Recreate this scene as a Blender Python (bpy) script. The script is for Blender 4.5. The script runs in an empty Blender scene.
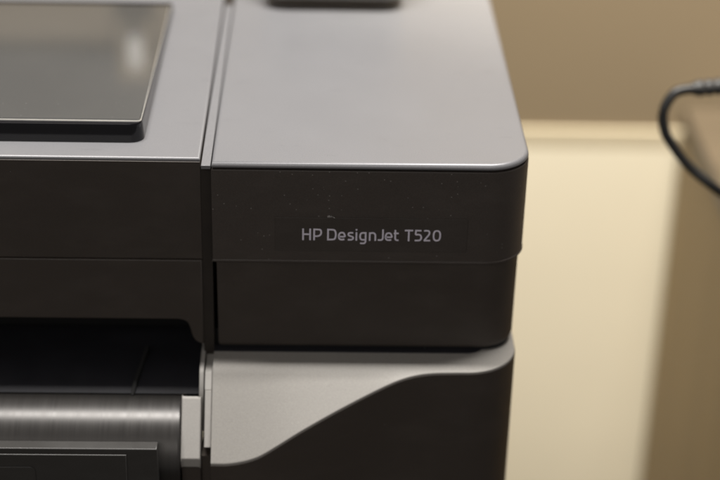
import bpy, bmesh, math, random
from mathutils import Vector, Matrix
random.seed(7)
S = bpy.context.scene
COL = S.collection
mm = 0.001

# ------------------------------------------------------------------ materials
class NT:
    def __init__(s, name):
        s.m = bpy.data.materials.new(name); s.m.use_nodes = True
        s.t = s.m.node_tree; s.t.nodes.clear()
        s.out = s.n('ShaderNodeOutputMaterial'); s.p = s.n('ShaderNodeBsdfPrincipled')
        s.l(s.p.outputs[0], s.out.inputs[0])
        s.co = s.n('ShaderNodeTexCoord').outputs['Object']
    def n(s, typ, **kw):
        x = s.t.nodes.new(typ)
        for k, v in kw.items(): setattr(x, k, v)
        return x
    def l(s, a, b): s.t.links.new(a, b)
    def scaled(s, sc):
        m = s.n('ShaderNodeMapping'); m.inputs['Scale'].default_value = sc
        s.l(s.co, m.inputs[0]); return m.outputs[0]
    def noise(s, scale, detail=2.0, rough=.5, vec=None):
        x = s.n('ShaderNodeTexNoise'); x.inputs['Scale'].default_value = scale
        x.inputs['Detail'].default_value = detail; x.inputs['Roughness'].default_value = rough
        s.l(vec or s.co, x.inputs['Vector']); return x.outputs['Fac']
    def ramp(s, fac, a, b, ca, cb):
        x = s.n('ShaderNodeValToRGB'); e = x.color_ramp.elements
        e[0].position = a; e[1].position = b
        e[0].color = (*ca, 1); e[1].color = (*cb, 1); s.l(fac, x.inputs[0]); return x.outputs['Color']
    def rng(s, fac, a, b, c, d):
        x = s.n('ShaderNodeMapRange'); s.l(fac, x.inputs[0])
        for i, v in enumerate((a, b, c, d)): x.inputs[i + 1].default_value = v
        return x.outputs[0]
    def math(s, op, a, b):
        x = s.n('ShaderNodeMath', operation=op)
        for i, v in enumerate((a, b)):
            if hasattr(v, 'node'): s.l(v, x.inputs[i])
            else: x.inputs[i].default_value = v
        return x.outputs[0]
    def mix(s, fac, a, b):
        x = s.n('ShaderNodeMix', data_type='RGBA')
        if hasattr(fac, 'node'): s.l(fac, x.inputs[0])
        else: x.inputs[0].default_value = fac
        for i, v in ((6, a), (7, b)):
            if hasattr(v, 'node'): s.l(v, x.inputs[i])
            else: x.inputs[i].default_value = (*v, 1)
        return x.outputs[2]
    def bump(s, h, strength, dist):
        x = s.n('ShaderNodeBump'); x.inputs['Strength'].default_value = strength
        x.inputs['Distance'].default_value = dist; s.l(h, x.inputs['Height']); s.l(x.outputs[0], s.p.inputs['Normal'])
    def set(s, **kw):
        for k, v in kw.items():
            i = s.p.inputs[k.replace('_', ' ')]
            if hasattr(v, 'node'): s.l(v, i)
            elif isinstance(v, tuple) and len(v) == 3: i.default_value = (*v, 1)
            else: i.default_value = v
        return s

def dust_mask(t, scale, size, keep):
    """sparse specks of dust: only some voronoi cells carry one"""
    v = t.n('ShaderNodeTexVoronoi'); v.inputs['Scale'].default_value = scale
    t.l(t.co, v.inputs['Vector'])
    sep = t.n('ShaderNodeSeparateColor'); t.l(v.outputs['Color'], sep.inputs[0])
    on = t.math('LESS_THAN', sep.outputs[0], keep)
    rad = t.math('MULTIPLY', sep.outputs[1], size)
    near = t.math('LESS_THAN', v.outputs['Distance'], rad)
    return t.math('MULTIPLY', on, near)

def m_paint(name, base, rough, metal=0.0, grain=.12, bump=.15, dust=None, scuff=False, spec=.5):
    t = NT(name)
    g = t.noise(2600, 2, .6)
    dark = tuple(c * (1 - grain) for c in base); lite = tuple(min(1, c * (1 + grain)) for c in base)
    c = t.ramp(g, .3, .7, dark, lite)
    big = t.noise(14, 4, .55)
    c = t.mix(t.rng(big, .35, .7, 0, .06), c, tuple(x * .72 for x in base))
    r = t.rng(t.noise(23, 5, .6), .3, .7, rough - .03, rough + .035)
    if scuff:
        sv = t.noise(1.0, 3, .6, t.scaled((38, 150, 60)))
        sc = t.rng(sv, .64, .72, 0, .24)
        c = t.mix(sc, c, tuple(x * .55 for x in base))
    if dust:
        sm = t.noise(1.0, 5, .65, t.scaled((30, 30, 75)))
        c = t.mix(t.rng(sm, .48, .75, 0, .16), c, tuple(min(1, x * 1.9) for x in base))
        r = t.math('ADD', r, t.rng(sm, .4, .7, -.05, .07))
        c = t.mix(t.math('MULTIPLY', dust_mask(t, *dust), .42), c, (.42, .40, .38))
    t.set(Base_Color=c, Roughness=r, Metallic=metal)
    t.p.inputs['Specular IOR Level'].default_value = spec
    t.bump(g, bump, .00006)
    return t.m

def m_simple(name, base, rough, metal=0.0, spec=.5, var=.12, scale=60):
    t = NT(name)
    c = t.ramp(t.noise(scale, 4, .6), .3, .7, tuple(x * (1 - var) for x in base), tuple(min(1, x * (1 + var)) for x in base))
    t.set(Base_Color=c, Roughness=rough, Metallic=metal)
    t.p.inputs['Specular IOR Level'].default_value = spec
    return t.m

M = {}
M['silver'] = m_paint('silver_grey_paint', (.229, .229, .238), .40, metal=.25, grain=.17, bump=.22, scuff=True)
M['ledge'] = m_paint('housing_paint', (.345, .33, .305), .60, metal=.05, grain=.15, bump=.25, spec=.22)
M['char'] = m_paint('charcoal_plastic', (.074, .062, .054), .42, grain=.18, bump=.3, dust=(360, .125, .45), spec=.5)
M['char2'] = m_paint('charcoal_plastic_lower', (.062, .051, .043), .42, grain=.12, bump=.2, dust=(280, .08, .10), spec=.5)
M['black'] = m_simple('black_plastic', (.025, .025, .030), .5, spec=.22)
M['shade_strip'] = m_paint('black_shade_strip', (.020, .020, .024), .45, grain=.2, dust=(300, .09, .2), spec=.3)
M['seam'] = m_simple('seam_plastic', (.036, .030, .025), .5, spec=.3)
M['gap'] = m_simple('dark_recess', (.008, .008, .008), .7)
M['gloss'] = m_simple('black_gloss_plastic', (.004, .004, .006), .10, spec=.5)
M['cover'] = m_paint('grey_black_cover', (.052, .050, .047), .38, grain=.10, bump=.2, dust=(300, .05, .05))
M['bracket'] = m_paint('bracket_paint', (.40, .385, .36), .6, grain=.12, bump=.2, spec=.3)
M['panelgrey'] = m_paint('mid_grey_plastic', (.21, .207, .207), .45, grain=.08)
M['edge'] = m_simple('pale_edge_glint', (.38, .37, .34), .3)
M['text'] = m_simple('lavender_grey_print', (.88, .84, 1.0), .6, spec=.2, var=.08, scale=900)
M['sticker'] = m_paint('label_film', (.070, .060, .053), .36, grain=.10, bump=.1, dust=(420, .05, .06), spec=.4)
M['dust'] = m_simple('pale_lint', (.75, .74, .72), .9)

# smoked window
t = NT('smoked_window')
c = t.mix(t.rng(t.noise(9, 4), .4, .65, 0, .35), (.090, .090, .086), (.058, .059, .058))
c = t.mix(t.math('MULTIPLY', dust_mask(t, 420, .13, .5), .25), c, (.5, .48, .45))
t.set(Base_Color=c, Roughness=t.rng(t.noise(40, 5), .3, .7, .05, .12))
t.p.inputs['Coat Weight'].default_value = 1; t.p.inputs['Coat Roughness'].default_value = .05; t.p.inputs['Coat IOR'].default_value = 1.9
M['window'] = t.m

# brushed roller: fine rings round the axle (x axis)
t = NT('brushed_roller')
ring = t.noise(1.0, 4, .7, t.scaled((900, 6, 6)))
ring2 = t.noise(1.0, 2, .5, t.scaled((190, 2, 2)))
c = t.ramp(ring, .25, .75, (.034, .032, .030), (.046, .043, .040))
c = t.mix(t.math('MULTIPLY', dust_mask(t, 240, .07, .12), .6), c, (.7, .68, .65))
rr = t.math('ADD', t.rng(ring, .25, .75, .30, .37), t.rng(ring2, .3, .7, -.018, .018))
t.set(Base_Color=c, Roughness=rr, Metallic=.40)
t.bump(ring, .12, .0001)
M['roller'] = t.m

def m_wall(name, base, bump=.25):
    t = NT(name)
    c = t.mix(t.rng(t.noise(3.0, 5), .3, .7, 0, 1), base, tuple(x * .93 for x in base))
    t.set(Base_Color=c, Roughness=.75); t.bump(t.noise(220, 3), bump, .0006); return t.m
M['tan'] = m_wall('tan_wall_paint', (.24, .186, .118))
M['taupe'] = m_wall('taupe_reflection_board', (.10, .091, .080))
M['cream'] = m_wall('cream_panel_paint', (.84, .775, .62))
M['rail'] = m_wall('rail_paint', (.56, .49, .355))
M['white'] = m_simple('white_plastic', (.85, .83, .78), .35)
t = NT('tan_laminate')
g = t.noise(1.0, 5, .6, t.scaled((30, 30, 3)))
t.set(Base_Color=t.ramp(g, .3, .7, (.21, .138, .050), (.25, .165, .062)), Roughness=.5); M['laminate'] = t.m
t = NT('pale_laminate_top')
g = t.noise(1.0, 5, .6, t.scaled((4, 40, 40)))
t.set(Base_Color=t.ramp(g, .3, .7, (.090, .070, .046), (.11, .085, .057)), Roughness=.45); M['latop'] = t.m
M['cable'] = m_simple('black_rubber', (.012, .012, .012), .45)
M['metal'] = m_simple('brushed_steel', (.5, .5, .5), .35, metal=1)
t = NT('braided_sleeve')
ck = t.n('ShaderNodeTexChecker'); ck.inputs['Scale'].default_value = 330
mp = t.n('ShaderNodeMapping'); mp.inputs['Rotation'].default_value = (.5, .6, .8); t.l(t.co, mp.inputs[0]); t.l(mp.outputs[0], ck.inputs[0])
ck.inputs['Color1'].default_value = (.02, .02, .02, 1); ck.inputs['Color2'].default_value = (.035, .035, .035, 1)
t.set(Base_Color=ck.outputs[0], Roughness=.5); M['sleeve'] = t.m
t = NT('carpet')
t.set(Base_Color=t.ramp(t.noise(300, 4), .3, .7, (.05, .045, .04), (.09, .08, .07)), Roughness=.95); M['floor'] = t.m

# ------------------------------------------------------------------ mesh helpers
def link(name, bm, mat, parent=None, sharp=32, wn=True):
    bmesh.ops.recalc_face_normals(bm, faces=bm.faces)
    me = bpy.data.meshes.new(name); bm.to_mesh(me); bm.free()
    me.materials.append(M[mat])
    me.shade_smooth(); me.set_sharp_from_angle(angle=math.radians(sharp))
    o = bpy.data.objects.new(name, me); COL.objects.link(o)
    if parent: o.parent = parent; o.matrix_parent_inverse = parent.matrix_world.inverted()
    if wn:
        w = o.modifiers.new('wn', 'WEIGHTED_NORMAL'); w.keep_sharp = True; w.weight = 100
    return o

def offset_poly(pts, d):
    """inset a counter-clockwise outline by d (mitre)"""
    n = len(pts); out = []
    for i in range(n):
        p0, p1, p2 = Vector(pts[i - 1]), Vector(pts[i]), Vector(pts[(i + 1) % n])
        a = (p1 - p0).normalized(); b = (p2 - p1).normalized()
        na = Vector((-a.y, a.x)); nb = Vector((-b.y, b.x))
        m = (na + nb); m = m / max(.25, m.length_squared) * 2
        out.append(p1 + m * d)
    return out

def loft(bm, pts, prof, axis='z', cap0=True, cap1=True):
    """outline swept along axis with insets: prof = [(inset, level)...]"""
    rings = []
    for d, h in prof:
        q = offset_poly(pts, d) if d else [Vector(p) for p in pts]
        if axis == 'z': rings.append([bm.verts.new((p.x, p.y, h)) for p in q])
        elif axis == 'y': rings.append([bm.verts.new((p.x, h, p.y)) for p in q])
        else: rings.append([bm.verts.new((h, p.x, p.y)) for p in q])
    n = len(pts)
    for a, b in zip(rings, rings[1:]):
        for i in range(n):
            bm.faces.new((a[i], a[(i + 1) % n], b[(i + 1) % n], b[i]))
    if cap0: bm.faces.new(rings[0][::-1])
    if cap1: bm.faces.new(rings[-1])
    return rings

def rprof(z0, z1, b0, b1, n=4):
    """profile with rounded bottom (radius b0) and top (radius b1)"""
    pr = []
    if b0:
        for k in range(n + 1):
            a = math.pi / 2 * k / n; pr.append((b0 * (1 - math.sin(a)), z0 + b0 * (1 - math.cos(a))))
    else: pr.append((0, z0))
    if b1:
        for k in range(n + 1):
            a = math.pi / 2 * k / n; pr.append((b1 * (1 - math.cos(a)), z1 - b1 * (1 - math.sin(a))))
    else: pr.append((0, z1))
    return pr

def arc(cx, cy, r, a0, a1, n):
    return [(cx + r * math.cos(math.radians(a0 + (a1 - a0) * k / n)), cy + r * math.sin(math.radians(a0 + (a1 - a0) * k / n))) for k in range(n + 1)]

def rrect(x0, y0, x1, y1, r, n=5):
    if r <= 0: return [(x0, y0), (x1, y0), (x1, y1), (x0, y1)]
    return arc(x0 + r, y0 + r, r, 180, 270, n) + arc(x1 - r, y0 + r, r, 270, 360, n) + arc(x1 - r, y1 - r, r, 0, 90, n) + arc(x0 + r, y1 - r, r, 90, 180, n)

def box(bm, x0, x1, y0, y1, z0, z1, bev=0.0, r=0.0):
    loft(bm, rrect(x0, y0, x1, y1, r), rprof(z0, z1, bev, bev, 3))

def boxo(name, x0, x1, y0, y1, z0, z1, mat, parent, bev=.0008, r=0.0):
    bm = bmesh.new(); box(bm, x0, x1, y0, y1, z0, z1, bev, r); return link(name, bm, mat, parent)

def plate_y(name, pts, y0, y1, bev, mat, parent):
    """outline in x-z, front face at y0 (towards the camera), back at y1"""
    bm = bmesh.new()
    n = 3; pr = [(bev * (1 - math.sin(math.pi / 2 * k / n)), y0 + bev * (1 - math.cos(math.pi / 2 * k / n))) for k in range(n + 1)] + [(0, y1)]
    loft(bm, pts, pr, axis='y'); return link(name, bm, mat, parent)

def catmull(P, n=6):
    out = []
    for i in range(len(P) - 1):
        p0 = Vector(P[max(0, i - 1)]); p1 = Vector(P[i]); p2 = Vector(P[i + 1]); p3 = Vector(P[min(len(P) - 1, i + 2)])
        for k in range(n):
            u = k / n
            out.append(.5 * (2 * p1 + (p2 - p0) * u + (2 * p0 - 5 * p1 + 4 * p2 - p3) * u * u + (3 * p1 - p0 - 3 * p2 + p3) * u ** 3))
    out.append(Vector(P[-1])); return out

def tube(bm, path, rad, seg=14):
    rings = []; up = Vector((.13, .2, .97)).normalized()
    for i, p in enumerate(path):
        d = (path[min(i + 1, len(path) - 1)] - path[max(i - 1, 0)]).normalized()
        a = d.cross(up).normalized(); b = a.cross(d)
        r = rad[i] if isinstance(rad, list) else rad
        rings.append([bm.verts.new(p + (a * math.cos(6.28318 * k / seg) + b * math.sin(6.28318 * k / seg)) * r) for k in range(seg)])
    for A, B in zip(rings, rings[1:]):
        for k in range(seg): bm.faces.new((A[k], A[(k + 1) % seg], B[(k + 1) % seg], B[k]))
    bm.faces.new(rings[0][::-1]); bm.faces.new(rings[-1])

def empty(name, loc, label, cat):
    o = bpy.data.objects.new(name, None); COL.objects.link(o); o.location = loc; o.empty_display_size = .05
    o['label'] = label; o['category'] = cat
    bpy.context.view_layer.update(); return o

FLOOR = -.98
# ------------------------------------------------------------------ setting
bm = bmesh.new(); box(bm, -2.5, 2.5, -2.5, .62, FLOOR - .05, FLOOR)
fl = link('floor', bm, 'floor'); fl['kind'] = 'structure'

wall = empty('wall', (0, .62, FLOOR), 'tan painted wall with a cream lower panel behind the printer', 'wall')
boxo('upper_wall', -2.4, 2.4, .6205, .72, -.2515, 1.3, 'tan', wall, bev=0)
boxo('lower_panel', -2.4, 2.4, .6175, .72, FLOOR, -.2702, 'cream', wall, bev=0)
boxo('chair_rail', -2.4, 2.4, .6174, .72, -.270, -.252, 'rail', wall, bev=.0015)
sp = boxo('switch_plate', -.119, -.087, .6135, .6202, .140, .196, 'tan', wall, bev=.001)
boxo('rocker', -.1092, -.0968, .608, .6133, .154, .182, 'white', sp, bev=.001)
boxo('reflection_board', -2.4, .12, .6165, .6203, .172, .80, 'taupe', wall, bev=.001)  # out-of-view board, added to darken the reflection in the lid window

# ------------------------------------------------------------------ printer
P = empty('large_format_printer', (-.17, .2, FLOOR), 'large grey and charcoal office printer with silver top and smoked lid window', 'printer')
W = .160; BACK = .47
R = .022
side = [(0, 0)] + arc(W - R, R, R, 270, 360, 14) + [(W, BACK), (0, BACK)]
# silver top cover with rounded edge
bm = bmesh.new(); loft(bm, side, [(.0008, -.0035), (.0, -.0027)] + rprof(-.0026, 0, 0, .0024, 5)[1:]); link('top_cover', bm, 'silver', P, sharp=40)
# charcoal upper tier
bm = bmesh.new(); loft(bm, side, [(.0034, -.0575), (.0016, -.0569), (.0002, -.0562), (-.0004, -.0557), (-.0004, -.0550), (-.0001, -.0546), (-.0001, -.0525), (-.0002, -.0048), (.0001, -.0042), (.0018, -.0041)]); link('side_panel', bm, 'char', P)
# lower tier, set back a little
bm = bmesh.new(); loft(bm, side, [(.0058, -.1078), (.0050, -.1074), (.0026, -.1068), (.0020, -.1050), (.0017, -.058), (.0017, -.0566)]); link('side_skirt', bm, 'char2', P)
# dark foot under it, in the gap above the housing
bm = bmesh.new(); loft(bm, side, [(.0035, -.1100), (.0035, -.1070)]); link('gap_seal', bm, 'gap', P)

boxo('corner_seal', -.0003, .014, .0075, .05, -.1100, -.1000, 'gap', P, bev=0)

# model name label
LX0, LX1, LZ0, LZ1 = .0316, .1290, -.0489, -.0300
lab = plate_y('name_label', rrect(LX0, LZ0, LX1, LZ1, .0006, 2), -.00060, .0004, .00022, 'sticker', P)
HW = .00043
def glyph_strokes():
    CAP = .0066; B = -.04272
    def pt(px, v): return Vector((.0453 + (px - 302.2) * .501 * mm * 1.015, B + v * CAP))
    G = []
    def ln(*pp): G.append([pt(*p) for p in pp])
    def sm(*pp, n=5): G.append([pt(p.x, p.y) for p in catmull([Vector(p) for p in pp], n)])
    i = .075                                    # half stroke in cap units
    # H P
    ln((303.1, 0), (303.1, 1)); ln((310.1, 0), (310.1, 1)); ln((303.1, .51), (310.1, .51))
    ln((314.1, 0), (314.1, 1)); sm((314.1, 1 - i), (317.8, 1 - i), (320.3, .89), (321.1, .68), (320.3, .47), (317.8, .36), (314.1, .36))
    # D e s i g n
    ln((327.9, 0), (327.9, 1)); sm((327.9, 1 - i), (331.4, 1 - i), (334.3, .88), (335.5, .66), (335.5, .34), (334.3, .12), (331.4, i), (327.9, i))
    sm((338.9, .34), (344.4, .34), (344.3, .52), (343.3, .65), (341.6, .68), (339.8, .63), (338.8, .47), (338.8, .25), (339.8, .11), (341.6, i), (344.4, i + .02))
    sm((353.0, .66), (350.2, .675), (348.5, .62), (348.3, .48), (349.4, .41), (351.7, .35), (352.9, .26), (352.4, .12), (350.6, i), (347.7, i))
    ln((356.2, 0), (356.2, .73)); ln((356.2, .87), (356.2, 1.0))
    sm((365.4, .66), (362.6, .68), (360.6, .60), (359.9, .38), (360.5, .16), (362.4, i), (365.4, i + .03))
    sm((365.4, .74), (365.4, .4), (365.4, 0), (364.9, -.17), (363.2, -.23), (360.0, -.22))
    ln((369.5, 0), (369.5, .73)); sm((369.5, .62), (371.6, .68), (373.6, .66), (374.9, .54), (375.1, .38), (375.1, 0))
    # J e t
    sm((382.6, 1), (382.6, .5), (382.5, .22), (381.6, .10), (380.0, i), (377.6, i))
    sm((385.6, .34), (391.1, .34), (391.0, .52), (390.0, .65), (388.3, .68), (386.5, .63), (385.5, .47), (385.5, .25), (386.5, .11), (388.3, i), (391.1, i + .02))
    sm((394.9, .96), (394.9, .5), (394.9, .24), (395.5, .12), (396.9, i), (398.3, i)); ln((393.4, .665), (398.3, .665))
    # T 5 2 0
    ln((404.3, 1 - i), (412.6, 1 - i)); ln((408.4, 0), (408.4, 1))
    ln((420.9, 1 - i), (415.5, 1 - i), (415.2, .56)); sm((415.2, .56), (418.2, .585), (420.2, .51), (420.9, .33), (420.2, .14), (418.2, i), (414.5, i))
    sm((423.5, .90), (425.6, 1 - i), (428.0, .90), (429.0, .76), (428.5, .58), (426.9, .40), (425.2, .22), (423.9, i)); ln((423.4, i), (430.0, i))
    sm((436.4, 1 - i), (434.3, .86), (433.3, .66), (433.3, .34), (434.3, .14), (436.4, i), (438.6, .14), (439.6, .34), (439.6, .66), (438.6, .86), (436.4, 1 - i))
    return G
bm = bmesh.new()
for gi, st in enumerate(glyph_strokes()):
    y1 = -.00056; y0 = -.00070 - .000006 * (gi % 5); L = []; Rr = []
    for k, p in enumerate(st):
        a = (p - st[k - 1]).normalized() if k else None
        b = (st[k + 1] - p).normalized() if k < len(st) - 1 else None
        if a is None: a = b
        if b is None: b = a
        na = Vector((-a.y, a.x)); nb = Vector((-b.y, b.x)); m = na + nb; m = m / max(.6, m.length_squared) * 2
        L.append(p + m * HW); Rr.append(p - m * HW)
    rows = []
    for q, w in zip(L, Rr):
        rows.append([bm.verts.new((q.x, y0, q.y)), bm.verts.new((w.x, y0, w.y)), bm.verts.new((w.x, y1, w.y)), bm.verts.new((q.x, y1, q.y))])
    for A, B in zip(rows, rows[1:]):
        for k in range(4): bm.faces.new((A[k], A[(k + 1) % 4], B[(k + 1) % 4], B[k]))
    bm.faces.new(rows[0]); bm.faces.new(rows[-1][::-1])
link('lettering', bm, 'text', lab, wn=False)
# lint caught on the label's upper edge
bm = bmesh.new()
for k in range(9):
    c = Vector((.0592 + random.uniform(-.0012, .0020), -.0009, -.0293 + random.uniform(-.0003, .0012)))
    d = Vector((random.uniform(-.0007, .0009), random.uniform(-.0005, .0002), random.uniform(-.0004, .0008)))
    tube(bm, [c - d, c + Vector((.0001, -.0003, .0001)), c + d], [.00004, .00011, .00004], 5)
link('lint', bm, 'dust', lab, wn=False)

# seam strip between the lid and the side cover
XL = -.0058
boxo('seam_trim', -.0050, -.0004, -.0012, .232, -.0035, -.0014, 'silver', P, bev=.0003)
boxo('seam_recess', -.0058, -.0004, .0030, .45, -.1135, -.0036, 'seam', P, bev=.0005)

# left lid
LB = -.62
bm = bmesh.new(); loft(bm, [(LB, .0030), (XL, .0030), (XL, BACK), (LB, BACK)], [(0, -.0012)] + rprof(-.0012, .0008, 0, .0014, 5)[1:]); link('lid', bm, 'silver', P, sharp=40)
boxo('lid_front', LB, XL, .0026, .03, -.0560, -.0013, 'char2', P, bev=.0003)
# roll door with its cut-out
def zc(v): return v
door = [(LB, -.0915), (-.0185, -.0915)] + [tuple(p) for p in catmull([(-.0185, -.0915), (-.0148, -.0928), (-.0130, -.0962), (-.0118, -.1012), (-.0100, -.1045), (-.0070, -.1062)], 5)[1:]] + [(XL, -.1062), (XL, -.0564), (LB, -.0564)]
plate_y('roll_door', door, .0019, .009, .0008, 'char2', P)
boxo('lid_body', LB, -.012, .045, BACK, -.200, -.0032, 'gap', P, bev=0)

# raised smoked window in the lid
WX0, WX1, WY0, WY1 = -.42, -.0352, .0200, .2150
rf = .0070
outl = [(WX0, WY0)] + arc(WX1 - rf, WY0 + rf, rf, 270, 360, 8) + [(WX1, WY1), (WX0, WY1)]
bm = bmesh.new()
rings = loft(bm, outl, [(0, .0006), (.0001, .0030), (.0007, .0090), (.0011, .0098)])
def tilt(o_verts):
    for v in o_verts:
        f = (v.co.z - .0006) / .0092; k = min(1, max(0, (v.co.y - WY0) / (WY1 - WY0)))
        v.co.z = .0006 + f * (.0100 * (1 - k) + .0052 * k)
tilt(bm.verts)
wf = link('window_frame', bm, 'gloss', P, sharp=50)
bm = bmesh.new()
inner = [(WX0 + .002, WY0 + .0050)] + arc(WX1 - .0016 - .002, WY0 + .0050 + .002, .002, 270, 360, 3) + [(WX1 - .0016, WY1 - .008), (WX0 + .002, WY1 - .008)]
loft(bm, inner, [(0, .0090), (.0001, .0103), (.0005, .0107)]); tilt(bm.verts)
link('window_pane', bm, 'window', wf, sharp=25)

bm = bmesh.new()
rim = [(WX0 + .0015, WY0 + .0044)] + arc(WX1 - .0013 - .0022, WY0 + .0044 + .0022, .0022, 270, 360, 3) + [(WX1 - .0013, WY1 - .0076), (WX0 + .0015, WY1 - .0076)]
loft(bm, rim, [(0, .0088), (0, .0099), (.0003, .0102)]); tilt(bm.verts)
link('pane_edge_glint', bm, 'edge', wf)  # pale colour stands in for the highlight along the pane's edge

# control panel standing on the top cover
bm = bmesh.new(); box(bm, .018, .1055, .2170, .262, .0060, .052, .006, .012)
for v in bm.verts: v.co.y += (v.co.z) * .25
cp = link('control_panel', bm, 'panelgrey', P)
bm = bmesh.new(); loft(bm, rrect(.030, .012, .095, .046, .002, 3), [(0, .2168), (.0003, .2160)], axis='y')
for v in bm.verts: v.co.y += v.co.z * .25
link('screen', bm, 'gloss', cp)

# lower housing: a silver shoulder sloping forward, cut off by a dark front panel whose top edge sweeps in an S
ZL = -.1085; HX = -.0004; RX = .1587; rh = .027; YB = .0045
def yf(x):
    if x < .012: return -.0435
    if x > .118: return -.0165
    u = (x - .012) / .106; return -.0435 + .027 * (u * u * (3 - 2 * u))
curve = [Vector(c) for c in catmull([(-.02, -.1506), (.0003, -.1505), (.0075, -.1505), (.0147, -.1493), (.0208, -.1477), (.0259, -.1456), (.0351, -.1402), (.0453, -.1345), (.0606, -.1275), (.0760, -.1214), (.0889, -.1165), (.0966, -.1139), (.1044, -.1122), (.1122, -.1114), (.1226, -.1110), (.14, -.1108), (.2, -.1108)], 8)]
def s_edge(x):
    for a, b in zip(curve, curve[1:]):
        if a.x <= x <= b.x: return a.y + (b.y - a.y) * (x - a.x) / (b.x - a.x)
    return -.1108
cx0, cy0 = RX - rh, -.0165 + rh
fr, bk = [], []
N = 56
for k in range(N + 1):
    x = HX + (cx0 - HX) * k / N
    fr.append(Vector((x, yf(x)))); bk.append(Vector((x, YB)))
for k in range(1, 19):
    a = math.radians(-90 + 5 * k); rb = cy0 - YB
    fr.append(Vector((cx0 + rh * math.cos(a), cy0 + rh * math.sin(a)))); bk.append(Vector((cx0 + rb * math.cos(a), cy0 + rb * math.sin(a))))
for y in (.05, .20, BACK):
    fr.append(Vector((RX, y))); bk.append(Vector((cx0 + rb, y)))
bm = bmesh.new(); rows = []; prow = []; grow = []
for i, (f, b) in enumerate(zip(fr, bk)):
    zt = s_edge(f.x) if i <= N + 4 else -.1108
    F = Vector((f.x, f.y, zt)); Bk = Vector((b.x, b.y, ZL))
    # flat shelf, rounded knee, then the slope down to the front panel
    K = Vector((f.x, YB - .0175, ZL - .0018)) if i <= N else Bk.lerp(F, .83)
    if i <= N: K.y = max(K.y, F.y + .0035)
    K.z = max(K.z, F.z + .0004)
    d0 = (K - Bk).normalized(); d1 = (F - K).normalized()
    ra = min(.0045, (K - Bk).length * .4, (F - K).length * .45); A0 = K - d0 * ra; A1 = K + d1 * ra
    e = min(.0006, (F - K).length * .3); dn = Vector((0, 0, -1)); d = d1; q = F - d1 * e; q2 = F + dn * .0007
    pts = [Bk, Bk.lerp(A0, .5)] + [A0 * (1 - u) ** 2 + K * 2 * u * (1 - u) + A1 * u * u for u in (0, .2, .4, .6, .8, 1)] + [A1.lerp(q, .4)]
    pts += [q * (1 - u) ** 2 + F * 2 * u * (1 - u) + q2 * u * u for u in (0, .25, .5, .75, 1)]
    pts += [Vector((f.x, f.y, -.197)), Vector((b.x, b.y, -.197))]
    rows.append([bm.verts.new(p) for p in pts])
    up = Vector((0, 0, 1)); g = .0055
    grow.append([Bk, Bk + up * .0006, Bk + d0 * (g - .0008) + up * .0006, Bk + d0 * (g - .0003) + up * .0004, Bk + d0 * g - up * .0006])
    t = (fr[min(i + 1, len(fr) - 1)] - fr[max(i - 1, 0)]).normalized(); n = Vector((t.y, -t.x, 0))
    pp = [F + n * o + Vector((0, 0, z)) for o, z in ((-.0003, -.0012), (.0001, -.0013), (.0003, -.0016))]
    for o, z in ((.0003, -.1965), (-.0006, -.1990), (-.0026, -.2002)): pp.append(Vector((f.x + n.x * o, f.y + n.y * o, z)))
    prow.append(pp)
m_ = len(rows[0])
for A, B in zip(rows, rows[1:]):
    for k in range(m_): bm.faces.new((A[k], B[k], B[(k + 1) % m_], A[(k + 1) % m_]))
bm.faces.new(rows[0]); bm.faces.new(rows[-1][::-1])
link('lower_housing', bm, 'ledge', P, sharp=38)
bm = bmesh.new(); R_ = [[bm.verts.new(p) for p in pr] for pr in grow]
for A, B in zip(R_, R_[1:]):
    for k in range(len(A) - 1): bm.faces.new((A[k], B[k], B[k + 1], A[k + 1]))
link('shade_strip', bm, 'shade_strip', P, sharp=40)  # black strip stands in for the box's shade on the back of the shelf
bm = bmesh.new(); R_ = [[bm.verts.new(p) for p in pr] for pr in prow]
for A, B in zip(R_, R_[1:]):
    for k in range(len(A) - 1): bm.faces.new((A[k], B[k], B[k + 1], A[k + 1]))
link('front_panel', bm, 'char2', P, sharp=40)
house = [tuple(p) for p in fr] + [(HX, BACK)]
bm = bmesh.new(); loft(bm, house, [(.004, -.285), (.004, -.1995)]); link('base_housing', bm, 'char2', P)

# left lower mechanism
def ramp_x(name, prof, x0, x1, mat, bev=.0005):
    # side profile in y-z, extruded along x with eased ends
    bm = bmesh.new()
    loft(bm, prof, [(bev, x0), (bev * .3, x0 + bev * .3), (0, x0 + bev), (0, x1 - bev), (bev * .3, x1 - bev * .3), (bev, x1)], axis='x')
    return link(name, bm, mat, P)
ramp_x('roller_bracket', [(-.0195, -.1560), (-.0385, -.1560), (-.0393, -.1512), (-.0390, -.1500), (-.0224, -.1250), (-.0214, -.1244), (-.0200, -.1248)], -.0160, -.0061, 'bracket', .0009)
ramp_x('bracket_rim', [(.02, -.1450), (-.0215, -.1450), (-.0215, -.1245), (-.0150, -.1138), (-.0125, -.1122), (.0040, -.1110), (.02, -.1085)], -.0072, -.0050, 'bracket', .0003)
ramp_x('guide_rail', [(.0, -.1458), (-.0356, -.1458), (-.0362, -.1453), (-.0202, -.1211), (.0, -.1211)], -.0041, -.0008, 'bracket', .0002)
ramp_x('rail_cap', [(.0, -.1207), (-.0198, -.1207), (-.0150, -.1148), (-.0120, -.1135), (.003, -.1130), (.003, -.1207)], -.0043, -.0008, 'bracket', .0002)
ramp_x('bracket_base', [(-.0150, -.197), (-.0386, -.197), (-.0386, -.1563), (-.0150, -.1563)], -.0156, -.0059, 'char2')
ramp_x('rail_foot', [(-.01, -.197), (-.0368, -.197), (-.0368, -.1502), (-.01, -.1502)], -.0056, -.0008, 'char2', .0003)
boxo('chassis_block', LB, -.0008, -.0350, .044, -.285, -.1985, 'char2', P, bev=.0008)
CY, CZ, CR = -.0150, -.1590, .0300
bm = bmesh.new()
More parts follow.
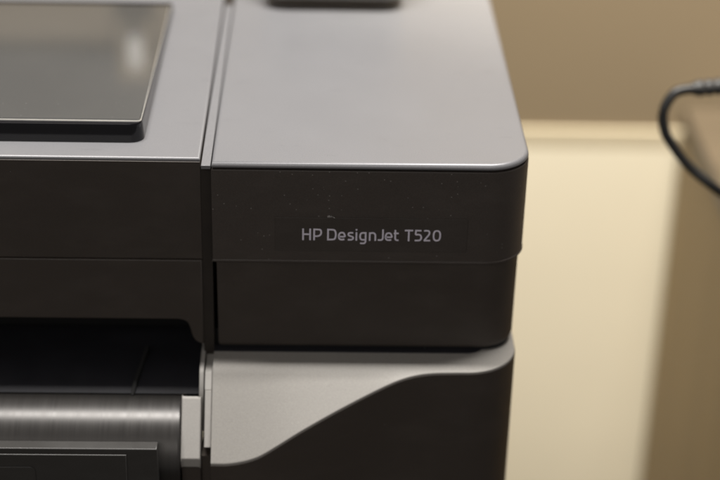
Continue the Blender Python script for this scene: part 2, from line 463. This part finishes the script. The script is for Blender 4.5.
loft(bm, arc(CY, CZ, CR, 0, 360 - 360 / 96, 95), [(.0012, LB), (0, LB + .001), (0, -.0176), (.0010, -.0164)], axis='x')
link('roller', bm, 'roller', P, sharp=40)
# dark paper path over the back of the roller
bm = bmesh.new()
path = [(-.0118, -.1284), (-.0090, -.1268), (.0056, -.1200), (.0420, -.1195), (.0420, -.1262), (.0, -.1262), (-.0105, -.1288)]
loft(bm, path[::-1], [(0, LB), (0, -.0076)], axis='x'); link('paper_guide', bm, 'black', P)
bm = bmesh.new()
loft(bm, [(-.0125, -.1280), (-.0080, -.1235), (.0130, -.1150), (.0130, -.1205), (.0050, -.1206), (-.0085, -.1270)], [(0, -.0010), (.0003, -.0003), (.0003, .0003), (0, .0010)], axis='x')
for v in bm.verts: v.co.x += -.0423 + (v.co.y + .0115) * .22
link('guide_rib', bm, 'gap', P)

# output cover in front of the roller
OX = -.0268
oc = boxo('output_cover', LB, OX, -.0525, -.0456, -.262, -.1356, 'cover', P, bev=.0006)
pts = [(LB + .01, -.250), (-.0426, -.250), (-.0421, -.1388), (LB + .01, -.1388)]
ip = plate_y('inner_plate', pts, -.0534, -.0522, .0005, 'cover', oc)
plate_y('latch', rrect(LB + .05, -.235, -.0882, -.1460, .003, 4), -.0540, -.0530, .0004, 'cover', oc)

# stand (below the picture)
for x in (-.46, .02):
    lg = boxo('stand_leg', x, x + .06, .17, .25, FLOOR + .05, -.285, 'char2', P, bev=.003)
    boxo('foot_bar', x - .005, x + .065, -.08, .50, FLOOR, FLOOR + .05, 'char2', lg, bev=.006)

# ------------------------------------------------------------------ cabinet and cable
CX = .375
cab = empty('cabinet', (.70, .35, FLOOR), 'brown laminate cabinet against the wall with a black cable over its edge', 'cabinet')
boxo('carcass', CX + .0006, 1.05, .02, .608, FLOOR + .06, -.2440, 'laminate', cab, bev=.001)
boxo('cabinet_top', CX, 1.06, .005, .608, -.2438, -.2250, 'latop', cab, bev=.0015)
boxo('plinth', CX + .03, 1.03, .06, .60, FLOOR, FLOOR + .06, 'laminate', cab, bev=0)
for x0, x1, hx in ((CX + .006, .711, .690), (.715, 1.046, .730)):
    d = boxo('cabinet_door', x0, x1, .003, .0195, FLOOR + .065, -.250, 'laminate', cab, bev=.001)
    boxo('handle', hx - .005, hx + .005, -.018, .0025, -.46, -.34, 'metal', d, bev=.002)

wire = empty('power_cable', (.45, .18, -.225), 'thick black cable looping down beside the cabinet from a speckled connector', 'cable')
bm = bmesh.new()
cp_ = [(0.2795, 0.17, -0.0271), (0.2707, 0.1695, -0.0279), (0.2647, 0.1682, -0.0297), (0.2601, 0.1663, -0.0359), (0.2585, 0.1645, -0.0433), (0.2607, 0.1626, -0.0529), (0.2672, 0.1608, -0.0626), (0.2776, 0.158, -0.0741), (0.2951, 0.1543, -0.087), (0.33, 0.165, -0.115), (0.365, 0.165, -0.165), (0.41, 0.17, -0.21), (0.46, 0.175, -0.2205), (0.6, 0.19, -0.221)]
tube(bm, catmull([Vector(p) for p in cp_], 8), .0031, 14); link('cord', bm, 'cable', wire)
bm = bmesh.new()
pp = [Vector((0.2753 + .0014 * k, 0.1700 + .0002 * k, -0.0274 + .00006 * k)) for k in range(36)]
rads = [.0034] + [.0043 + (.0008 if (k // 2) % 2 else 0) for k in range(34)] + [.004]
tube(bm, pp, rads, 16); link('connector', bm, 'sleeve', wire)
bm = bmesh.new()
tube(bm, catmull([Vector(p) for p in [(0.3233, 0.1770, -0.0253), (.365, .19, -.036), (.43, .22, -.085), (.47, .28, -.175), (.52, .29, -.2130), (.60, .30, -.2208), (.75, .30, -.2208)]], 8), .0029, 14); link('cord', bm, 'cable', wire)

# ------------------------------------------------------------------ light
def area(name, loc, tgt, sx, sy, power, col):
    l = bpy.data.lights.new(name, 'AREA'); l.shape = 'RECTANGLE'; l.size = sx; l.size_y = sy; l.energy = power; l.color = col
    o = bpy.data.objects.new(name, l); COL.objects.link(o); o.location = loc
    o.rotation_euler = (Vector(tgt) - Vector(loc)).to_track_quat('-Z', 'Y').to_euler(); return o
area('ceiling_lamp', (.05, .172, 1.35), (.05, .172, 0), 1.1, .11, 44, (1, .965, .93))
area('front_fill', (-.5, -2.3, 1.35), (0, 0, -.05), 1.6, .9, 8.5, (1, .95, .90))  # unseen fill light, added to lift the dark fronts and lettering
sl = bpy.data.lights.new('wall_spot', 'SPOT'); sl.energy = 300; sl.color = (1, .91, .74); sl.spot_size = math.radians(31); sl.spot_blend = 1; sl.shadow_soft_size = .05
so = bpy.data.objects.new('wall_spot', sl); COL.objects.link(so); so.location = (.31, .02, 1.6)
so.rotation_euler = (Vector((.315, .62, -.33)) - so.location).to_track_quat('-Z', 'Y').to_euler()

w = bpy.data.worlds.new('World'); S.world = w; w.use_nodes = True
bg = w.node_tree.nodes['Background']; bg.inputs[0].default_value = (1, .94, .90, 1); bg.inputs[1].default_value = .15

# ------------------------------------------------------------------ camera
cam = bpy.data.cameras.new('camera'); co = bpy.data.objects.new('camera', cam); COL.objects.link(co)
X = Vector((.9996, -.0111, -.0269)); Y = Vector((-.0188, .4631, -.8861)); Z = Vector((.0223, .8862, .4627))
m = Matrix((X, Y, Z))                     # world axes in camera space, as rows -> camera-to-world
mw = m.to_4x4(); mw.translation = (.0514, -.7652, .3569); co.matrix_world = mw
cam.sensor_width = 36; cam.lens = 1701 / 720 * 36; cam.clip_start = .05; cam.clip_end = 50
cam.dof.use_dof = True; cam.dof.focus_distance = .838; cam.dof.aperture_fstop = 3.9
S.camera = co

S.view_settings.view_transform = 'Standard'; S.view_settings.look = 'None'; S.view_settings.exposure = 0; S.view_settings.gamma = 1
S.cycles.max_bounces = 8
